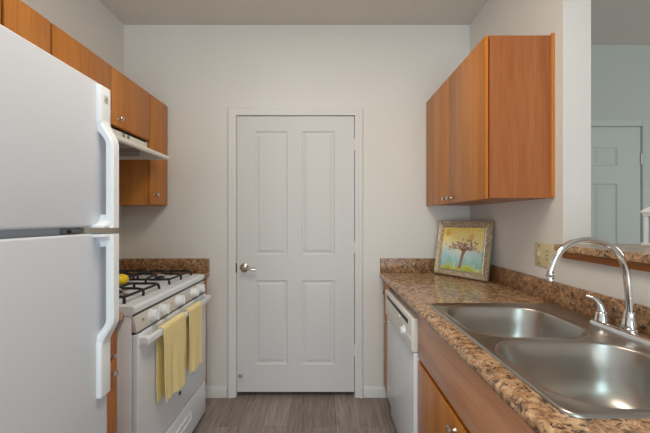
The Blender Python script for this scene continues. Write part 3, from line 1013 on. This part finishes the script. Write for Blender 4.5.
# ------------------------------------------------------------------ picture leaning in the corner
W, Hh = 0.376, 0.377
pc = thing('framed_picture', 'framed watercolour of a tree leaning in the counter corner', 'picture', (0, 0, 0))
p0, p1 = Vector((0.800, 2.222, CZ)), Vector((1.018, 1.905, CZ))
W = (p1 - p0).length
ux = (p1 - p0).normalized()
back = Vector((-ux.y, ux.x, 0))
if back.x < 0:
    back = -back
tilt = math.asin(0.066 / Hh)
uz = (Vector((0, 0, 1)) * math.cos(tilt) + back * math.sin(tilt)).normalized()
uy = uz.cross(ux)
pc.matrix_world = Matrix.Translation((p0 + p1) / 2 + uz * (Hh / 2 + 0.0035)) @ Matrix((ux, uy, uz)).transposed().to_4x4()


def local(mb, name, mat, parent, angle=38):
    me = bpy.data.meshes.new(name)
    mb.bm.to_mesh(me); mb.bm.free()
    me.materials.append(mat)
    for pl in me.polygons:
        pl.use_smooth = True
    me.set_sharp_from_angle(angle=math.radians(angle))
    o = bpy.data.objects.new(name, me)
    COL.objects.link(o)
    o.parent = parent
    return o


def rect3(i, y):
    return [(-W / 2 + i, y, -Hh / 2 + i), (W / 2 - i, y, -Hh / 2 + i), (W / 2 - i, y, Hh / 2 - i), (-W / 2 + i, y, Hh / 2 - i)]


yo = -1 if (uy.dot(Vector((0, -1, 0))) > 0) else 1   # +1: local -y faces the room
s = 1 if uy.y > 0 or uy.x > 0 else -1
mb = MB().loops([rect3(0.0, 0.0), rect3(0.0, -s * 0.014), rect3(0.003, -s * 0.019), rect3(0.012, -s * 0.021), rect3(0.018, -s * 0.017), rect3(0.036, -s * 0.011), rect3(0.040, -s * 0.014), rect3(0.045, -s * 0.012), rect3(0.045, 0.0), rect3(0.0, 0.0)], close_last=False)
local(mb, 'frame', M['frame'], pc, 20)
mb = MB().box(-W / 2 + 0.044, W / 2 - 0.044, min(-s * 0.004, -s * 0.007), max(-s * 0.004, -s * 0.007), -Hh / 2 + 0.044, Hh / 2 - 0.044)
cv = local(mb, 'painting', M['painting'], pc)
ys0, ys1 = sorted((-s * 0.0069, -s * 0.0078))


def blob(mb, pts):
    mb.prism(pts, 'y', ys0, ys1)


mb = MB()
blob(mb, [(-0.020, -0.132), (0.008, -0.132), (0.008, -0.09), (0.018, -0.04), (0.030, -0.012), (0.052, 0.012), (0.046, 0.018), (0.022, -0.002), (0.020, 0.030), (0.012, 0.03), (0.012, -0.004), (-0.016, 0.016), (-0.022, 0.010), (0.002, -0.018), (-0.002, -0.05), (-0.010, -0.10)])
local(mb, 'tree_trunk', M['trunk'], cv)
mb = MB()
rnd = random.Random(4)
for k in range(90):
    a = rnd.uniform(-0.15, math.pi + 0.15)
    rr = rnd.uniform(0.012, 0.100)
    cx, cz = 0.018 + rr * math.cos(a) * 1.15, -0.004 + rr * math.sin(a) * 0.72
    q = rnd.uniform(0.004, 0.0095)
    th = a + rnd.uniform(-0.5, 0.5)
    dx, dz = math.cos(th), math.sin(th)
    blob(mb, [(cx - dx * q * 1.8, cz - dz * q * 1.8), (cx - dz * q * 0.6, cz + dx * q * 0.6), (cx + dx * q * 1.8, cz + dz * q * 1.8), (cx + dz * q * 0.6, cz - dx * q * 0.6)])
o = local(mb, 'tree_leaves', M['foliage'], cv)
o['kind'] = 'stuff'
for (cx, cz, q, mm) in ((-0.112, 0.105, 0.022, 'orange'), (0.062, 0.085, 0.020, 'pink')):
    mb = MB()
    blob(mb, [(cx + q * (1 + 0.25 * math.sin(5 * i)) * math.cos(i * math.pi / 8), cz + q * (1 + 0.25 * math.cos(4 * i)) * math.sin(i * math.pi / 8)) for i in range(16)])
    local(mb, 'colour_spot', M[mm], cv)

# ------------------------------------------------------------------ outlet, ledge, lantern
ol = thing('outlet_plate', 'almond double wall plate with outlet and switch left of the ledge', 'outlet', (XR, 1.52, 1.135))
MB().box(XR - 0.006, XR, 1.452, 1.572, 1.077, 1.193, 0.0025).build('plate', M['almond'], ol)
MB().box(XR - 0.0075, XR - 0.005, 1.532, 1.548, 1.11, 1.16, 0.001).box(XR - 0.016, XR - 0.006, 1.536, 1.544, 1.128, 1.148, 0.002).build('toggle', M['almond'], ol)
oc = MB()
for z in (1.155, 1.115):
    oc.lathe([(0, 0), (0.016, 0), (0.016, 0.002), (0, 0.002)], (XR - 0.006, 1.485, z), (-1, 0, 0), 20)
oc = oc.build('receptacle', M['almond'], ol)
for z in (1.155, 1.115):
    MB().box(XR - 0.0088, XR - 0.0075, 1.478, 1.480, z - 0.004, z + 0.006).box(XR - 0.0088, XR - 0.0075, 1.490, 1.492, z - 0.004, z + 0.006).build('slot', M['dark'], oc)
for y in (1.540, 1.485):
    for z in ((1.178, 1.092) if y > 1.5 else (1.135,)):
        MB().lathe([(0, 0), (0.0035, 0), (0.003, 0.0015), (0, 0.002)], (XR - 0.006, y, z), (-1, 0, 0), 12).build('screw', M['dark'], ol)

lg = thing('bar_ledge', 'granite-look bar ledge on the half wall above the sink', 'ledge', (1.25, 0.6, 1.137))
mb = MB()
lz0, lz1 = 1.167, 1.197
pts = [(1.048, -0.6), (1.046, JY - 0.02)]
out = [(1.036, -0.6), (1.036, JY - 0.008), (1.043, JY + 0.004), (1.055, JY + 0.009), (1.079, JY + 0.009), (1.079, JY - 0.001), (1.208, JY - 0.001), (1.208, JY + 0.02), (1.50, JY + 0.02), (1.50, -0.6)]
mb.prism(out, 'z', lz0, lz1, 0.004)
mb.build('slab', M['granite'], lg)
MB().box(1.060, 1.0795, -0.6, JY - 0.02, 1.137, 1.1665, 0.003).build('wood_trim', M['trim_wood'], lg)['label'] = 'cherry wood strip under the ledge'

ln = thing('lantern', 'white lantern standing on the bar ledge at the right edge', 'lantern', (1.412, 1.245, lz1))
lx0, lx1, ly0, ly1 = 1.352, 1.472, 1.185, 1.305
mb = MB().box(lx0 - 0.008, lx1 + 0.008, ly0 - 0.008, ly1 + 0.008, lz1, lz1 + 0.014, 0.002)
for x in (lx0, lx1 - 0.014):
    for y in (ly0, ly1 - 0.014):
        mb.box(x, x + 0.014, y, y + 0.014, lz1 + 0.014, lz1 + 0.125)
mb.box(lx0 - 0.004, lx1 + 0.004, ly0 - 0.004, ly1 + 0.004, lz1 + 0.125, lz1 + 0.139, 0.002)
mb.build('frame', M['plastic'], ln)
lcx, lcy = 1.412, 1.245
def sq(h, z):
    return [(lcx - h, lcy - h, z), (lcx + h, lcy - h, z), (lcx + h, lcy + h, z), (lcx - h, lcy + h, z)]
z = lz1 + 0.139
MB().loops([sq(0.068, z), sq(0.068, z + 0.008), sq(0.058, z + 0.018), sq(0.046, z + 0.028), sq(0.022, z + 0.060), sq(0.018, z + 0.078)], close_first=True).build('roof', M['plastic'], ln, angle=20)
rn = [(lcx + 0.022 * math.cos(a), lcy, z + 0.095 + 0.022 * math.sin(a)) for a in [2 * math.pi * k / 20 for k in range(21)]]
MB().tube(rn, 0.003, 8).build('ring', M['nickel'], ln)
for (a0, a1, b0, b1) in ((lx0 + 0.014, lx1 - 0.014, ly0 + 0.005, ly0 + 0.007), (lx0 + 0.014, lx1 - 0.014, ly1 - 0.007, ly1 - 0.005),
                         (lx0 + 0.005, lx0 + 0.007, ly0 + 0.014, ly1 - 0.014), (lx1 - 0.007, lx1 - 0.005, ly0 + 0.014, ly1 - 0.014)):
    MB().box(a0, a1, b0, b1, lz1 + 0.0142, lz1 + 0.1248).build('pane', M['glass'], ln)
